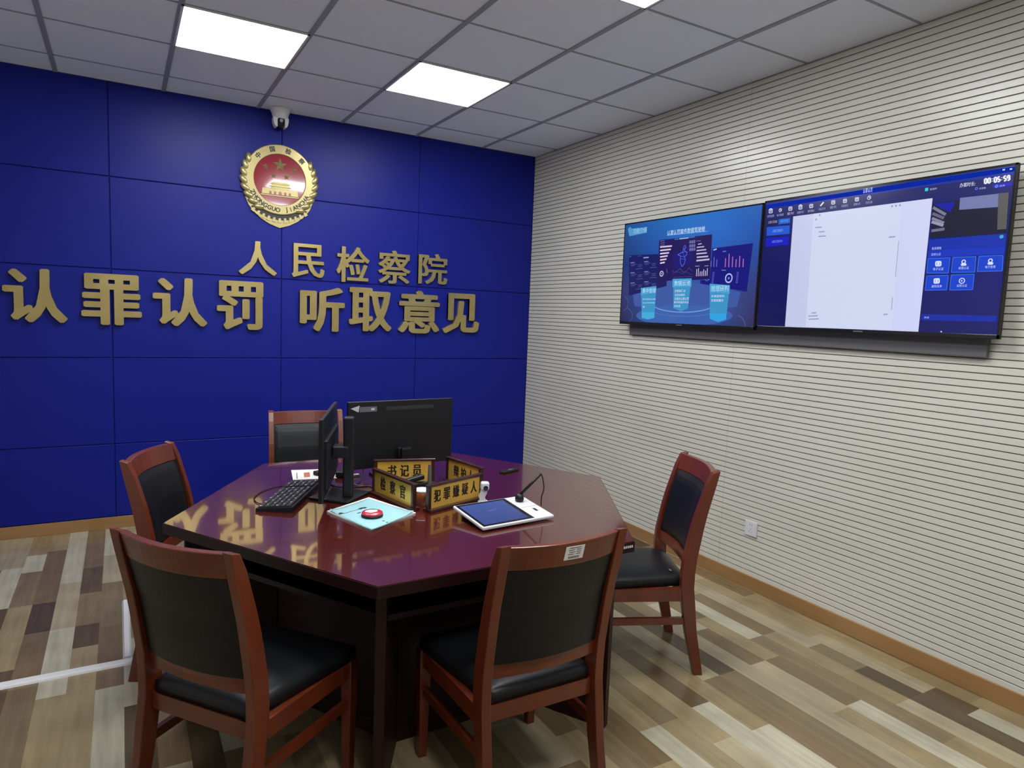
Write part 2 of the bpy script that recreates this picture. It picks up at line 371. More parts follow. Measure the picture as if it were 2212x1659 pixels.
m.prism([(-.058, -.058), (.058, -.058), (.058, -.052), (-.058, -.052)], -.0222, -.026, 0, None, 'XZ')
m.prism([(-.056, -.040), (.056, -.040), (.056, -.032), (-.056, -.032)], -.0222, -.027, 0, None, 'XZ')
m.prism([(-.070, -.032), (.070, -.032), (.052, -.018), (-.052, -.018)], -.0222, -.032, 0, None, 'XZ')
m.prism([(-.135, -.118), (.135, -.118), (.135, -.112), (-.135, -.112)], -.0222, -.028, 0, None, 'XZ')
g = m.build('gate', GOLDE, em)
m = MB()
for x, r_ in ((0, .011), (-.036, .009), (.036, .009), (-.068, .008), (.068, .008)):
    m.prism([(x-r_, -.107)]+[(x+r_*math.cos(R(a)), -.094+r_*math.sin(R(a))) for a in range(180, -1, -30)]+[(x+r_, -.107)], -.0288, -.0296, 0, None, 'XZ')
m.build('archway', RED, g)
m = MB()
def ring_text(chars, angs, size, r_, flip):
    for ch, a in zip(chars, angs):
        if ch == ' ': continue
        rot = a-90 if not flip else a+90
        vs, fs, wd, hg = text_geo(ch, .02); k = size; h = size*(hg if hg > 0 else .7); wv = size*wd
        M_ = Matrix.Translation((r_*math.cos(R(a)), -.0301, r_*math.sin(R(a)))) @ Matrix.Rotation(-R(rot), 4, 'Y') @ WB
        m.text(ch, -wv/2, wv/2, -h/2, h/2, .0012, M_, 0, 0, bold=(.0016, .0012))
ring_text('中国检察', (135, 105, 75, 45), .042, .216, False)
ring_text('ZHONGGUO JIANCHA', [209+i*122/15 for i in range(16)], .044, .216, True)
m.build('lettering', DARK, em)

# ------------------------------------------------------------------ security camera in the corner of wall and ceiling
sv = empty('security_camera', (-2.188, -.075, HC), 0, 'small white ceiling camera with a black lens above the round emblem', 'security camera')
m = MB(); m.lathe([(.0, 0), (.072, 0), (.070, -.018), (.058, -.040), (.054, -.060), (.053, -.075), (0, -.075)], 0, 32)
m.build('mount', WHITEP, sv)
for s in (-1, 1):
    m = MB(); rings = []
    for z, wx, t in ((-.070, .053, .030), (-.095, .052, .026), (-.120, .046, .020), (-.136, .036, .010)):
        rings.append([Vector((s*wx, -.030, z)), Vector((s*(wx-t), -.040, z)), Vector((s*(wx-t), .030, z)), Vector((s*wx, .030, z))])
    m.loft(rings, 0); m.build('yoke_arm', WHITEP, sv)
m = MB(); m.sph((0, -.004, -.098), .036, 0, None, (.82, 1.05, 1.12), 24); bl = m.build('lens_housing', BLACKG, sv)
m = MB(); m.cyl((0, -.041, -.092), .011, .006, 0, axis='Y'); m.build('lens', METAL, bl)

# ------------------------------------------------------------------ wall screens
XS = -.080
WR = Matrix(((0, 0, -1, 0), (-1, 0, 0, 0), (0, 1, 0, 0), (0, 0, 0, 1)))     # (u along -y, v up) -> striped wall, toward the room
mb = MB()
mb.box((-.015, -2.61, 1.555), (.026, 2.33, .20), 0, .003)
for y in (-1.9, -2.3, -3.0, -3.45): mb.box((-.034, y, 1.88), (.014, .05, .45), 0)
tag(mb.build('screen_mount', GREYP), 'dark grey mounting rail on the striped wall beneath both large screens', 'screen mount')
class Scr:
    """a picture drawn with flat coloured shapes on the glass of a wall screen"""
    def __init__(s, oy, oz, crop): s.m = MB(); s.oy = oy; s.oz = oz; s.sc, s.ox, s.o_y = crop; s.k = 0
    def pt(s, x, y, lay):
        p = atx(s.ox+x*s.sc, s.o_y+y*s.sc, XS); return (-.0310-lay*.0003, min(max(p.y-s.oy, -.5935 if s.oy > -2.6 else -.6055), .5935 if s.oy > -2.6 else .6055), min(max(p.z-s.oz, .0185), .6985))
    def quad(s, pts, c, lay=1):
        c = rgb(*c) if not isinstance(c[0], (tuple, list)) else [rgb(*q) for q in c]
        s.m.add([s.pt(x, y, lay) for x, y in pts], [tuple(range(len(pts)))], 0, c)
    def rect(s, x0, y0, x1, y1, c, lay=1):
        """true rectangle on the glass from its top left and bottom right corner"""
        a, b = s.pt(x0, y0, lay), s.pt(x1, y1, lay)
        c = rgb(*c) if not isinstance(c[0], (tuple, list)) else [rgb(*q) for q in c]
        s.m.add([(a[0], a[1], a[2]), (a[0], b[1], a[2]), (a[0], b[1], b[2]), (a[0], a[1], b[2])], [(0, 1, 2, 3)], 0, c)
    def line(s, pts, wd, c, lay=2):
        for (x0, y0), (x1, y1) in zip(pts, pts[1:]):
            a, b = Vector(s.pt(x0, y0, lay)), Vector(s.pt(x1, y1, lay)); d = (b-a).normalized(); nn = Vector((0, -d.z, d.y))*wd/2
            s.m.add([a+nn, b+nn, b-nn, a-nn], [(0, 1, 2, 3)], 0, rgb(*c))
    def ring(s, x, y, r_, wd, c, lay=2, n=20):
        o = Vector(s.pt(x, y, lay))
        P = [(math.cos(2*math.pi*i/n), math.sin(2*math.pi*i/n)) for i in range(n)]
        for i in range(n):
            a, b = P[i], P[(i+1) % n]
            s.m.add([o+Vector((0, a[0]*r_, a[1]*r_)), o+Vector((0, b[0]*r_, b[1]*r_)), o+Vector((0, b[0]*(r_-wd), b[1]*(r_-wd))), o+Vector((0, a[0]*(r_-wd), a[1]*(r_-wd)))], [(0, 1, 2, 3)], 0, rgb(*c))
    def text(s, t, x0, y0, x1, y1, c, lay=3, off=.015):
        """text in the box from top left (x0,y0) to bottom right (x1,y1)"""
        a, b = s.pt(x0, y0, lay), s.pt(x1, y1, lay)
        M_ = Matrix.Translation((a[0], 0, 0)) @ WR
        w_ = (a[1]-b[1])/len(t); s.m.text(t, -a[1], -b[1], b[2], a[2], 0, M_, 0, 0, rgb(*c), flat=True)
def tv(y0, y1, z0, z1, label):
    cy, cz = (y0+y1)/2, z0
    t = empty('wall_screen', (XS+.03, cy, cz), 0, label, 'display screen', 'pair of large display screens on the striped wall')
    wd, h = y0-y1, z1-z0
    m = MB(); m.box((-.018, 0, h/2), (.016, wd, h), 0, .003)
    m.box((.009, 0, .20), (.042, wd*.8, .30), 0, .01); m.build('housing', BLACKP, t)
    m = MB()
    for c, d in (((-.028, 0, h-.005), (.006, wd-.002, .010)), ((-.028, 0, .009), (.006, wd-.002, .018)), ((-.028, wd/2-.006, h/2), (.006, .010, h-.002)), ((-.028, -wd/2+.006, h/2), (.006, .010, h-.002))):
        m.box(c, d, 0, .001)
    m.build('bezel', BLACKG, t)
    m = MB(); m.box((-.0315, 0, .009), (.001, .05, .006), 0); m.build('maker_badge', GREYP, t)
    return t
TV1 = tv(-1.392, -2.600, 1.527, 2.236, 'left one of the two wall screens, showing a bright blue slide with dashboards')
TV2 = tv(-2.606, -3.840, 1.535, 2.243, 'right one of the two wall screens, showing a white page, a clock and blue buttons')
def local(t, crop): s = Scr(t.location.y, t.location.z, crop); return s
# left picture (coordinates read in an enlarged view of the screen)
s = local(TV1, (.17479, 1330, 430))
yy0, yy1, h1 = .594, -.594, .699
def grid_bg(s, ya, yb, za, zb, rows, x=-.0308):
    """rows: list of (fraction from top, colours left to right)"""
    for (f0, c0), (f1, c1) in zip(rows, rows[1:]):
        k = len(c0)-1
        for i in range(k):
            u0, u1 = ya+(yb-ya)*i/k, ya+(yb-ya)*(i+1)/k; v0, v1 = zb+(za-zb)*f0, zb+(za-zb)*f1
            s.m.add([(x, u0, v0), (x, u1, v0), (x, u1, v1), (x, u0, v1)], [(0, 1, 2, 3)], 0, [rgb(*c0[i]), rgb(*c0[i+1]), rgb(*c1[i+1]), rgb(*c1[i])])
grid_bg(s, yy0, yy1, .018, .700, [
    (0, [(32, 80, 135), (34, 96, 170), (34, 110, 190), (36, 105, 190), (34, 90, 175)]),
    (.16, [(32, 70, 130), (34, 88, 165), (36, 104, 190), (38, 104, 195), (34, 85, 170)]),
    (.42, [(30, 50, 110), (32, 70, 145), (34, 82, 165), (34, 84, 170), (40, 72, 150)]),
    (.68, [(44, 52, 105), (50, 70, 140), (56, 84, 160), (60, 80, 150), (52, 60, 120)]),
    (.85, [(40, 44, 88), (46, 72, 140), (54, 84, 160), (56, 80, 150), (52, 54, 105)]),
    (1, [(32, 34, 70), (40, 66, 130), (46, 84, 155), (44, 70, 130), (48, 46, 90)])])
s.quad([(152, 372), (180, 340), (200, 365), (385, 350), (385, 415), (170, 460)], (84, 150, 200), 1)
s.text('功能介绍', 222, 365, 385, 412, (150, 205, 235), 3, .02)
s.text('认罪认罚案件数据驾驶舱', 640, 392, 1105, 400, (205, 230, 250), 3, .03)
s.line([(640, 447), (1140, 398)], .006, (70, 150, 215), 2)
# dashboards
s.quad([(168, 695), (525, 680), (632, 1012), (630, 1075), (165, 1192)], (22, 26, 92), 1)
s.quad([(1195, 610), (1700, 545), (1620, 1145), (1045, 1045), (1048, 1000), (1165, 1000)], (18, 20, 120), 1)
s.quad([(540, 508), (1195, 437), (1165, 990), (945, 1002), (518, 1012)], (30, 20, 84), 2)
s.quad([(700, 700), (960, 560), (960, 800), (720, 860)], (28, 22, 108), 3)
for k, (y0, y1, xe) in enumerate(((590, 580, 698), (632, 622, 684), (672, 664, 662), (712, 702, 645), (750, 742, 630), (790, 782, 610))):
    s.line([(552, y0+4), (xe, y1)], .0095, (225, 200, 225), 4)
for k, (xa, ya, xe, ye) in enumerate(((1020, 560, 1066, 550), (1005, 598, 1096, 588), (1002, 638, 1122, 625), (1000, 678, 1130, 665), (1005, 720, 1146, 708), (1000, 762, 1162, 745))):
    s.line([(xa, ya), (xe, ye)], .006+.0008*k, (190, 180, 215), 4)
for (x, y) in ((552, 520), (556, 545), (555, 570), (1000, 520)): s.line([(x, y), (x+55, y-5)], .0035, (120, 110, 170), 4)
s.line([(790, 492), (900, 480)], .007, (150, 190, 230), 4); s.line([(730, 500), (780, 494)], .006, (60, 120, 180), 4); s.line([(900, 478), (980, 468)], .006, (60, 120, 180), 4)
mp = [(860, 570), (870, 600), (850, 620), (862, 650), (885, 655), (880, 690), (850, 715), (865, 745), (850, 800), (822, 835), (805, 800), (800, 740), (808, 705), (770, 690), (800, 672), (835, 650), (840, 600), (855, 570)]
s.line(mp, .004, (90, 110, 235), 4); s.line([(835, 650), (850, 715), (808, 705)], .003, (70, 90, 220), 4); s.line([(840, 600), (860, 650), (800, 672)], .003, (70, 90, 220), 4); s.line([(805, 740), (860, 745)], .003, (70, 90, 220), 4)
for y in (532, 580, 625):
    s.text('888', 915, y-18, 985, y+12, (140, 140, 200), 4)
s.ring(570, 923, .019, .006, (205, 200, 230), 4); s.ring(570, 923, .006, .006, (150, 150, 210), 4)
s.line([(630, 860), (640, 915)], .008, (70, 65, 140), 4)
s.line([(700, 880), (730, 910), (770, 880), (800, 860), (840, 905), (880, 890), (905, 850), (950, 890)], .0035, (80, 70, 150), 4)
s.line([(700, 930), (740, 905), (790, 900), (830, 925), (880, 905), (950, 940)], .003, (60, 60, 130), 4)
s.line([(710, 965), (950, 960)], .003, (70, 70, 140), 4)
for k, hh in enumerate((90, 100, 60, 62, 85, 70, 100)):
    x = 1000+k*22; s.line([(x, 955-k), (x+5, 955-hh)], .005, (215, 205, 235), 4)
s.line([(985, 830), (1040, 828)], .004, (160, 150, 200), 4); s.line([(1100, 826), (1150, 824)], .004, (160, 150, 200), 4)
for k, hh in enumerate((110, 165, 130, 98, 140, 105)):
    x = 1355+k*44; s.line([(x, 842), (x+6, 842-hh)], .006, (190, 110, 175), 3)
for k, hh in enumerate((70, 120, 92)): s.line([(1180+k*35, 838), (1184+k*35, 838-hh)], .005, (110, 120, 210), 3)
s.line([(1210, 630), (1250, 618)], .008, (170, 190, 240), 3); s.line([(1325, 650), (1365, 645)], .005, (120, 130, 210), 3); s.line([(1310, 880), (1365, 880)], .004, (120, 130, 210), 3)
s.ring(1400, 978, .029, .008, (175, 185, 240), 3); s.ring(1400, 978, .007, .007, (110, 130, 220), 3); s.ring(1130, 985, .016, .005, (130, 150, 220), 1)
for x0 in (1200, 1500):
    for k in range(8): s.line([(x0-2*k, 905+k*18), (x0+25-2*k, 908+k*18)], .004, (90, 95, 190), 3)
for r0, yb in ((0, 780), (1, 905), (2, 1030)):
    for c0, xb in ((0, 185), (1, 355)):
        s.line([(xb, yb+8-c0*14), (xb+50, yb+5-c0*14)], .005, (130, 140, 190), 2)
        for dx, dy, L in ((0, 30, 75), (8, 48, 45), (90, 38, 55), (95, 58, 45), (70, 85, 80)):
            s.line([(xb+dx, yb+dy-c0*16), (xb+dx+L, yb+dy-8-c0*16)], .0035, (82, 90, 150), 2)
s.line([(345, 726), (410, 720)], .008, (150, 160, 200), 2); s.line([(170, 712), (195, 711)], .004, (100, 110, 160), 2); s.line([(275, 705), (320, 703)], .004, (70, 80, 140), 2)
# stage rings and glass pillars
def arc(cx, cy, rx, ry, a0, a1, n=24): return [(cx+rx*math.cos(R(a0+(a1-a0)*i/n)), cy+ry*math.sin(R(a0+(a1-a0)*i/n))) for i in range(n+1)]
s.quad(arc(850, 1440, 595, 130, 0, 360, 40)[:-1], (58, 96, 170), 1)
s.quad([(215, 1190), (540, 1040), (700, 1005), (1050, 1050), (1545, 1150), (1500, 1330), (840, 1420), (235, 1320)], (60, 88, 160), 0.8)
s.line(arc(840, 1290, 390, 108, 160, 20), .007, (110, 150, 220), 2); s.line(arc(850, 1300, 500, 150, 150, 30), .003, (80, 120, 200), 2)
for pts, cap, col_ in ((((315, 1100), (505, 1075), (480, 1470), (400, 1488), (325, 1470)), ((315, 1100), (505, 1075), (503, 1150), (313, 1190)), 0),
                       (((715, 985), (940, 980), (895, 1350), (810, 1388), (715, 1350)), ((705, 990), (942, 980), (938, 1085), (705, 1092)), 1),
                       (((1165, 1045), (1415, 1065), (1365, 1490), (1270, 1520), (1165, 1480)), ((1165, 1045), (1415, 1065), (1410, 1170), (1165, 1150)), 2)):
    s.quad(pts, (58, 146, 196), 3); s.quad(cap, (74, 158, 206), 4)
s.quad([(325, 1400), (485, 1400), (478, 1470), (400, 1488), (325, 1470)], (64, 170, 215), 4)
s.quad([(1165, 1415), (1372, 1415), (1365, 1490), (1270, 1520), (1165, 1480)], (50, 160, 225), 4)
s.text('集中管理', 335, 1105, 498, 1160, (180, 225, 245), 6, .02)
s.text('数据云池', 730, 1010, 922, 1068, (190, 230, 248), 6, .02)
s.text('梳理研判', 1185, 1070, 1395, 1140, (180, 225, 245), 6, .02)
for t, x0, y0, x1, y1 in (('多数据汇总', 735, 1120, 865, 1150), ('在线化展示', 735, 1170, 860, 1200), ('方便对认罪认罚', 730, 1215, 905, 1250), ('案件数据的综合', 725, 1262, 905, 1290), ('分析处理', 725, 1308, 800, 1338),
                          ('集办案管理全流程', 335, 1230, 497, 1245), ('全业务的数据', 335, 1275, 485, 1290), ('库', 338, 1320, 362, 1345), ('多维度研判', 1185, 1185, 1345, 1215), ('多层级展示', 1185, 1235, 1335, 1270)):
    s.text(t, x0, y0, x1, y1, (215, 225, 245), 6, .01)
s.line([(110, 1195), (160, 1255), (145, 1340), (165, 1360), (210, 1410), (205, 1480), (170, 1510)], .003, (90, 100, 150), 2); s.line([(95, 1385), (145, 1340)], .003, (90, 100, 150), 2)
s.line(arc(1470, 1560, 130, 130, -70, 10, 10), .003, (100, 105, 160), 2)
s.m.build('screen', SCREEN, TV1, fix=False)
# right picture
s = local(TV2, (.25859, 1640, 350))
grid_bg(s, .606, -.606, .018, .699, [(0, [(18, 24, 96)]*3), (.5, [(14, 18, 92), (16, 18, 96), (22, 24, 112)]), (1, [(16, 18, 84), (14, 16, 84), (20, 24, 100)])])
s.rect(50, 350, 2160, 98, (14, 38, 148), 1)
s.quad([(35, 362), (2140, 30), (2138, 78), (35, 396)], (16, 44, 160), 1)
s.text('认罪认罚', 872, 222, 945, 252, (190, 205, 245), 3, .02)
for x, y, d in ((2045, 66, 20), (2105, 60, 20)): s.line([(x-d/2, y), (x+d/2, y-2)], .006, (190, 200, 235), 3)
icons = [(98, 412), (178, 402), (262, 390), (346, 380), (436, 368), (526, 352), (620, 338), (718, 326), (818, 312), (920, 298)]
for k, (x, y) in enumerate(icons):
    if k in (1, 9): s.ring(x, y, .010, .003, (210, 215, 235), 2, 14); s.line([(x, y-8), (x, y), (x+8, y+2)], .004, (210, 215, 235), 3)
    elif k == 5: s.line([(x-14, y+16), (x+14, y-16)], .008, (215, 220, 235), 2)
    else:
        s.line([(x-13, y+14), (x-13, y-12), (x+13, y-15), (x+13, y+11), (x-13, y+14)], .0045, (205, 210, 232), 2)
        s.line([(x-7, y-1), (x+7, y-3)], .005, (205, 210, 232), 2)
        if k in (0, 3): s.line([(x-16, y-10), (x, y-24), (x+16, y-14)], .0045, (205, 210, 232), 2)
    s.text(('权利告知', '电子卷宗', '量刑', '证据开示', '事实确认', '诉讼文书', '提讯', '听取意见', '签署文书', '历史记录')[k], x-27, y+33, x+27, y+47, (170, 175, 205), 3, .02)
s.rect(72, 484, 158, 520, (20, 14, 70), 2); s.rect(165, 478, 258, 510, (24, 96, 205), 2)
s.text('认罪认罚具结', 78, 494, 152, 508, (170, 170, 215), 4, .02); s.text('案件信息', 182, 485, 244, 500, (90, 170, 240), 4, .02)
s.quad([(66, 545), (258, 528), (255, 600), (62, 618)], (26, 84, 205), 2); s.quad([(60, 635), (250, 620), (247, 692), (56, 708)], (14, 24, 188), 2)
s.text('认罪认罚具结书', 115, 566, 198, 582, (130, 175, 240), 4, .02); s.text('认罪认罚告知书', 108, 656, 195, 670, (130, 150, 235), 4, .02)
# the white page
s.quad([(286, 455), (1450, 302), (1330, 1420), (216, 1383)], [(196, 202, 232), (208, 212, 244), (205, 210, 246), (192, 200, 230)], 2)
s.quad([(455, 432), (1195, 345), (1110, 1400), (390, 1385)], (206, 214, 240), 3)
for x0, y0, x1 in ((470, 548, 525), (500, 585, 550), (498, 622, 560), (1085, 628, 1140), (412, 1288, 490), (415, 1314, 500), (440, 1262, 480), (1040, 1275, 1075)): s.line([(x0, y0), (x1, y0-4)], .006, (150, 158, 190), 4)
s.line([(1168, 660), (1140, 960)], .004, (165, 175, 205), 4); s.line([(1115, 1130), (1108, 1235)], .005, (165, 175, 205), 4)
for x, y in ((1112, 370), (1145, 366), (1178, 362), (478, 480), (508, 444)): s.ring(x, y, .0045, .0025, (90, 95, 130), 4, 10)
# right column
s.text('办案时长:', 1680, 178, 1805, 198, (225, 228, 245), 3, .02)
def seg7(ch, x, y, wd, hg, sl):
    S = {'0': 'abcdef', '5': 'afgcd', '9': 'abcdfg'}[ch]
    P = {'a': ((0, 0), (1, 0)), 'b': ((1, 0), (1, .5)), 'c': ((1, .5), (1, 1)), 'd': ((0, 1), (1, 1)), 'e': ((0, .5), (0, 1)), 'f': ((0, 0), (0, .5)), 'g': ((0, .5), (1, .5))}
    for q in S:
        (a, b), (c, d) = P[q]
        s.line([(x+a*wd, y+b*hg+a*wd*sl), (x+c*wd, y+d*hg+c*wd*sl)], .006, (232, 235, 250), 3)
for ch, x in zip('000559', (0, 0, 0, 0, 0, 0)): pass
for ch, x in (('0', 1885), ('0', 1914), ('0', 1966), ('5', 1994), ('5', 2046), ('9', 2076)): seg7(ch, x, 142-(x-1885)*.14, 18, 38, -.14)
for x in (1948, 2028): s.line([(x, 148-(x-1885)*.14), (x, 153-(x-1885)*.14)], .005, (230, 232, 250), 3); s.line([(x, 166-(x-1885)*.14), (x, 171-(x-1885)*.14)], .005, (230, 232, 250), 3)
s.rect(1388, 218, 1412, 242, (60, 200, 220), 2); s.text('在线中', 1428, 220, 1485, 230, (190, 205, 235), 3, .02)
s.ring(1817, 222, .006, .003, (90, 120, 220), 2, 12); s.text('未录像', 1840, 214, 1894, 224, (180, 190, 230), 3, .02)
s.quad([(1955, 188), (2112, 168), (2112, 198), (1955, 219)], (12, 20, 190), 2); s.ring(1985, 203, .006, .003, (120, 160, 240), 3, 12); s.text('结束', 2010, 193, 2055, 203, (180, 190, 240), 3, .02)
# video picture
s.quad([(1452, 345), (2095, 262), (2066, 592), (1430, 650)], (20, 20, 48), 1)
s.quad([(1460, 350), (1640, 332), (1600, 420), (1540, 395)], (10, 14, 165), 2)
for k, (a, b, c_) in enumerate((((1455, 380), (1560, 440), 120), ((1450, 430), (1545, 470), 100), ((1445, 470), (1545, 510), 130), ((1442, 500), (1540, 530), 150), ((1440, 575), (1550, 560), 110))):
    s.line([a, b], .012, (c_, c_, c_+25), 3)
s.quad([(1680, 300), (2085, 255), (2080, 370), (1672, 400)], (112, 122, 170), 2)
s.quad([(2000, 268), (2088, 256), (2066, 560), (1990, 565)], (88, 88, 86), 3)
s.text('2021-01-01 10:30', 1770, 285, 1930, 290, (150, 155, 180), 4, 0) if False else None
s.ring(2026, 624, .0075, .0075, (60, 170, 190), 3, 12)
s.quad([(1420, 640), (2065, 600), (2052, 770), (1412, 800)], (12, 44, 170), 1)
s.quad([(1415, 742), (2057, 708), (2052, 768), (1412, 798)], (10, 50, 188), 2)
s.text('笔录模板', 1445, 712, 1523, 730, (190, 200, 240), 3, .02); s.text('签章认证', 1440, 762, 1518, 780, (190, 200, 240), 3, .02)
BT = [((1413, 806), (1597, 800), (1582, 928), (1402, 928), '电子认证', 0), ((1620, 797), (1813, 790), (1802, 920), (1606, 922), '权限认证', 1), ((1838, 788), (2040, 780), (2032, 910), (1824, 915), '电子签章', 1),
      ((1402, 952), (1582, 946), (1568, 1068), (1388, 1072), '虚拟签章', 0), ((1606, 944), (1798, 938), (1785, 1066), (1593, 1070), '远程认证', 2)]
for a, b, c_, d, t, ic in BT:
    s.quad([a, b, c_, d], (14, 62, 200), 2); s.line([a, b, c_, d, a], .003, (50, 110, 225), 3)
    cx = (a[0]+b[0]+c_[0]+d[0])/4; cy = (a[1]+b[1]+c_[1]+d[1])/4
    s.text(t, cx-42, cy+18, cx+42, cy+38, (200, 212, 245), 4, .03)
    if ic == 0: s.line([(cx-20, cy+2), (cx-20, cy-32), (cx+20, cy-34), (cx+20, cy), (cx-20, cy+2)], .006, (215, 222, 248), 4); s.line([(cx-10, cy-16), (cx+10, cy-18)], .012, (215, 222, 248), 4)
    elif ic == 1: s.ring(cx, cy-24, .009, .004, (215, 222, 248), 4, 14); s.line([(cx-20, cy+4), (cx-12, cy-8), (cx+12, cy-9), (cx+20, cy+3), (cx-20, cy+4)], .006, (215, 222, 248), 4)
    else: s.ring(cx, cy-12, .0125, .0035, (215, 222, 248), 4, 18); s.quad([(cx-7, cy-20), (cx+9, cy-12), (cx-7, cy-4)], (215, 222, 248), 4)
s.quad([(1358, 1270), (1987, 1284), (1983, 1335), (1354, 1322)], (12, 40, 165), 2); s.text('其他', 1380, 1290, 1420, 1308, (190, 200, 240), 3, .02)
s.quad([(1516, 1408), (1532, 1418), (1524, 1422), (1520, 1430)], (230, 230, 240), 3)
s.m.build('screen', SCREEN, TV2, fix=False)

# ------------------------------------------------------------------ outlet
so = empty('wall_outlet', (0, -2.619, .320), 0, 'white square power outlet low on the striped wall right of the dark chair back', 'power outlet')
m = MB(); m.box((-.005, 0, .043), (.010, .086, .086), 0, .002); m.build('cover_plate', WHITEM, so)
for y_, z_, a_, b_ in ((.008, .066, .002, .007), (-.008, .066, .002, .007), (0, .038, .006, .002), (.009, .024, .002, .006), (-.009, .024, .002, .006)):
    m = MB(); m.box((-.0103, y_, z_), (.001, a_, b_)); m.build('socket_hole', DARK, so)

# ------------------------------------------------------------------ floor cord cover
m = MB()
def ridge(m, a, b, wd, h):
    a, b = Vector(a), Vector(b); d = (b-a).normalized(); n_ = Vector((-d.y, d.x, 0))
    pr = [(-wd/2, .0005), (-wd/2+.004, h*.6), (-wd*.28, h), (wd*.28, h), (wd/2-.004, h*.6), (wd/2, .0005)]
    m.loft([[p+n_*x+Vector((0, 0, z)) for x, z in pr] for p in (a, b)], 0)
ridge(m, (XL+.02, -2.03, 0), (-3.170, -2.036, 0), .052, .013); ridge(m, (-3.197, -2.0, 0), (-3.200, -1.35, 0), .035, .012)
tag(m.build('cord_cover', WHITEP), 'flat white cord cover strip running over the plank floor at the left', 'cord cover')

# ------------------------------------------------------------------ table
TC = Vector((-2.078, -2.535, 0)); TH = .75
tb = empty('conference_table', TC, 0, 'large hexagonal glossy mahogany conference table in the middle of the room', 'table')
angs = [0, 60, 120, 180, 241.2, 300]
def hexp(r_): return [(r_*math.cos(R(a)), r_*math.sin(R(a))) for a in angs]
bm = bmesh.new(); vt = [bm.verts.new((x, y, TH)) for x, y in hexp(1.0)]; ft = bm.faces.new(vt)
ex = bmesh.ops.extrude_face_region(bm, geom=[ft]); bmesh.ops.translate(bm, vec=(0, 0, -.040), verts=[v for v in ex['geom'] if isinstance(v, bmesh.types.BMVert)])
bmesh.ops.recalc_face_normals(bm, faces=bm.faces)
bmesh.ops.bevel(bm, geom=[e for e in bm.edges if all(v.co.z > TH-.01 for v in e.verts)], offset=.003, segments=2, affect='EDGES')
m = MB(); m.addbm(bm)
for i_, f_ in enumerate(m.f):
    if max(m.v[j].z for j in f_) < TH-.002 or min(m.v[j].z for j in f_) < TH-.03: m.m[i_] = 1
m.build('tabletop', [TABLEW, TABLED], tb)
m = MB()
m.prism(hexp(.60), .0, .705, 0)
for r0, r1, z0, z1 in ((.565, .606, .0, .06), ):
    m.prism(hexp(r1), z0, z1, 0)
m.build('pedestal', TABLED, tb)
for a in angs:
    M_ = Matrix.Rotation(R(a), 4, 'Z')
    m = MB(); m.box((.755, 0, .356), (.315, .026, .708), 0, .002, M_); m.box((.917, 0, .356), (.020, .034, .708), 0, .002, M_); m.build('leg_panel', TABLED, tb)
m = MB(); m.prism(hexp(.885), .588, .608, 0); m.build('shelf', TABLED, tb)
# small label on the right edge
M_ = Matrix.Translation((1.0*math.cos(R(300)), math.sin(R(300)), 0))
m = MB(); P = TC+Vector((math.cos(R(300)), math.sin(R(300)), 0))
d = Vector((-1, 0, 0)); m = MB()
for k in range(5): m.box((.5-.012-.009*k, -.8661+.0, .732), (.006, .0016, .009), 0, 0)
m.build('edge_label', WHITEM, tb, None)

# ------------------------------------------------------------------ chairs
def py(z):     # lean of the rear post
    K = [(0, -.074), (.20, -.028), (.40, 0), (.50, 0), (.70, -.034), (.926, -.095)]
    for (a, b), (c, d) in zip(K, K[1:]):
        if z <= c: return b+(d-b)*(z-a)/(c-a)
    return K[-1][1]
def curved_slab(m, x0, x1, z0, z1, sag, t, nx=12, nz=4, puff=0, mat=0, fy=0):
    """slab between the posts, bowed backwards, following their lean"""
    F, B = [], []
    for j in range(nz+1):
        for i in range(nx+1):
            u, v = i/nx, j/nz; x = x0+(x1-x0)*u; z = z0+(z1-z0)*v
            yb = py(z)-sag*(1-(2*u-1)**2)+fy
            e = (1-(2*u-1)**8)*(1-(2*v-1)**8)
            F.append((x, yb+t/2+puff*e, z)); B.append((x, yb-t/2, z))
    n_ = (nx+1)*(nz+1); fs = []
    for j in range(nz):
        for i in range(nx):
            a = j*(nx+1)+i; fs.append((a, a+1, a+nx+2, a+nx+1)); fs.append((n_+a, n_+a+nx+1, n_+a+nx+2, n_+a+1))
    for i in range(nx):
        fs.append((i, n_+i, n_+i+1, i+1)); a = nz*(nx+1)+i; fs.append((a, a+1, n_+a+1, n_+a))
    for j in range(nz):
        a = j*(nx+1); fs.append((a, a+nx+1, n_+a+nx+1, n_+a)); a += nx; fs.append((a, n_+a, n_+a+nx+1, a+nx+1))
    m.add(F+B, fs, mat, None, None, False)
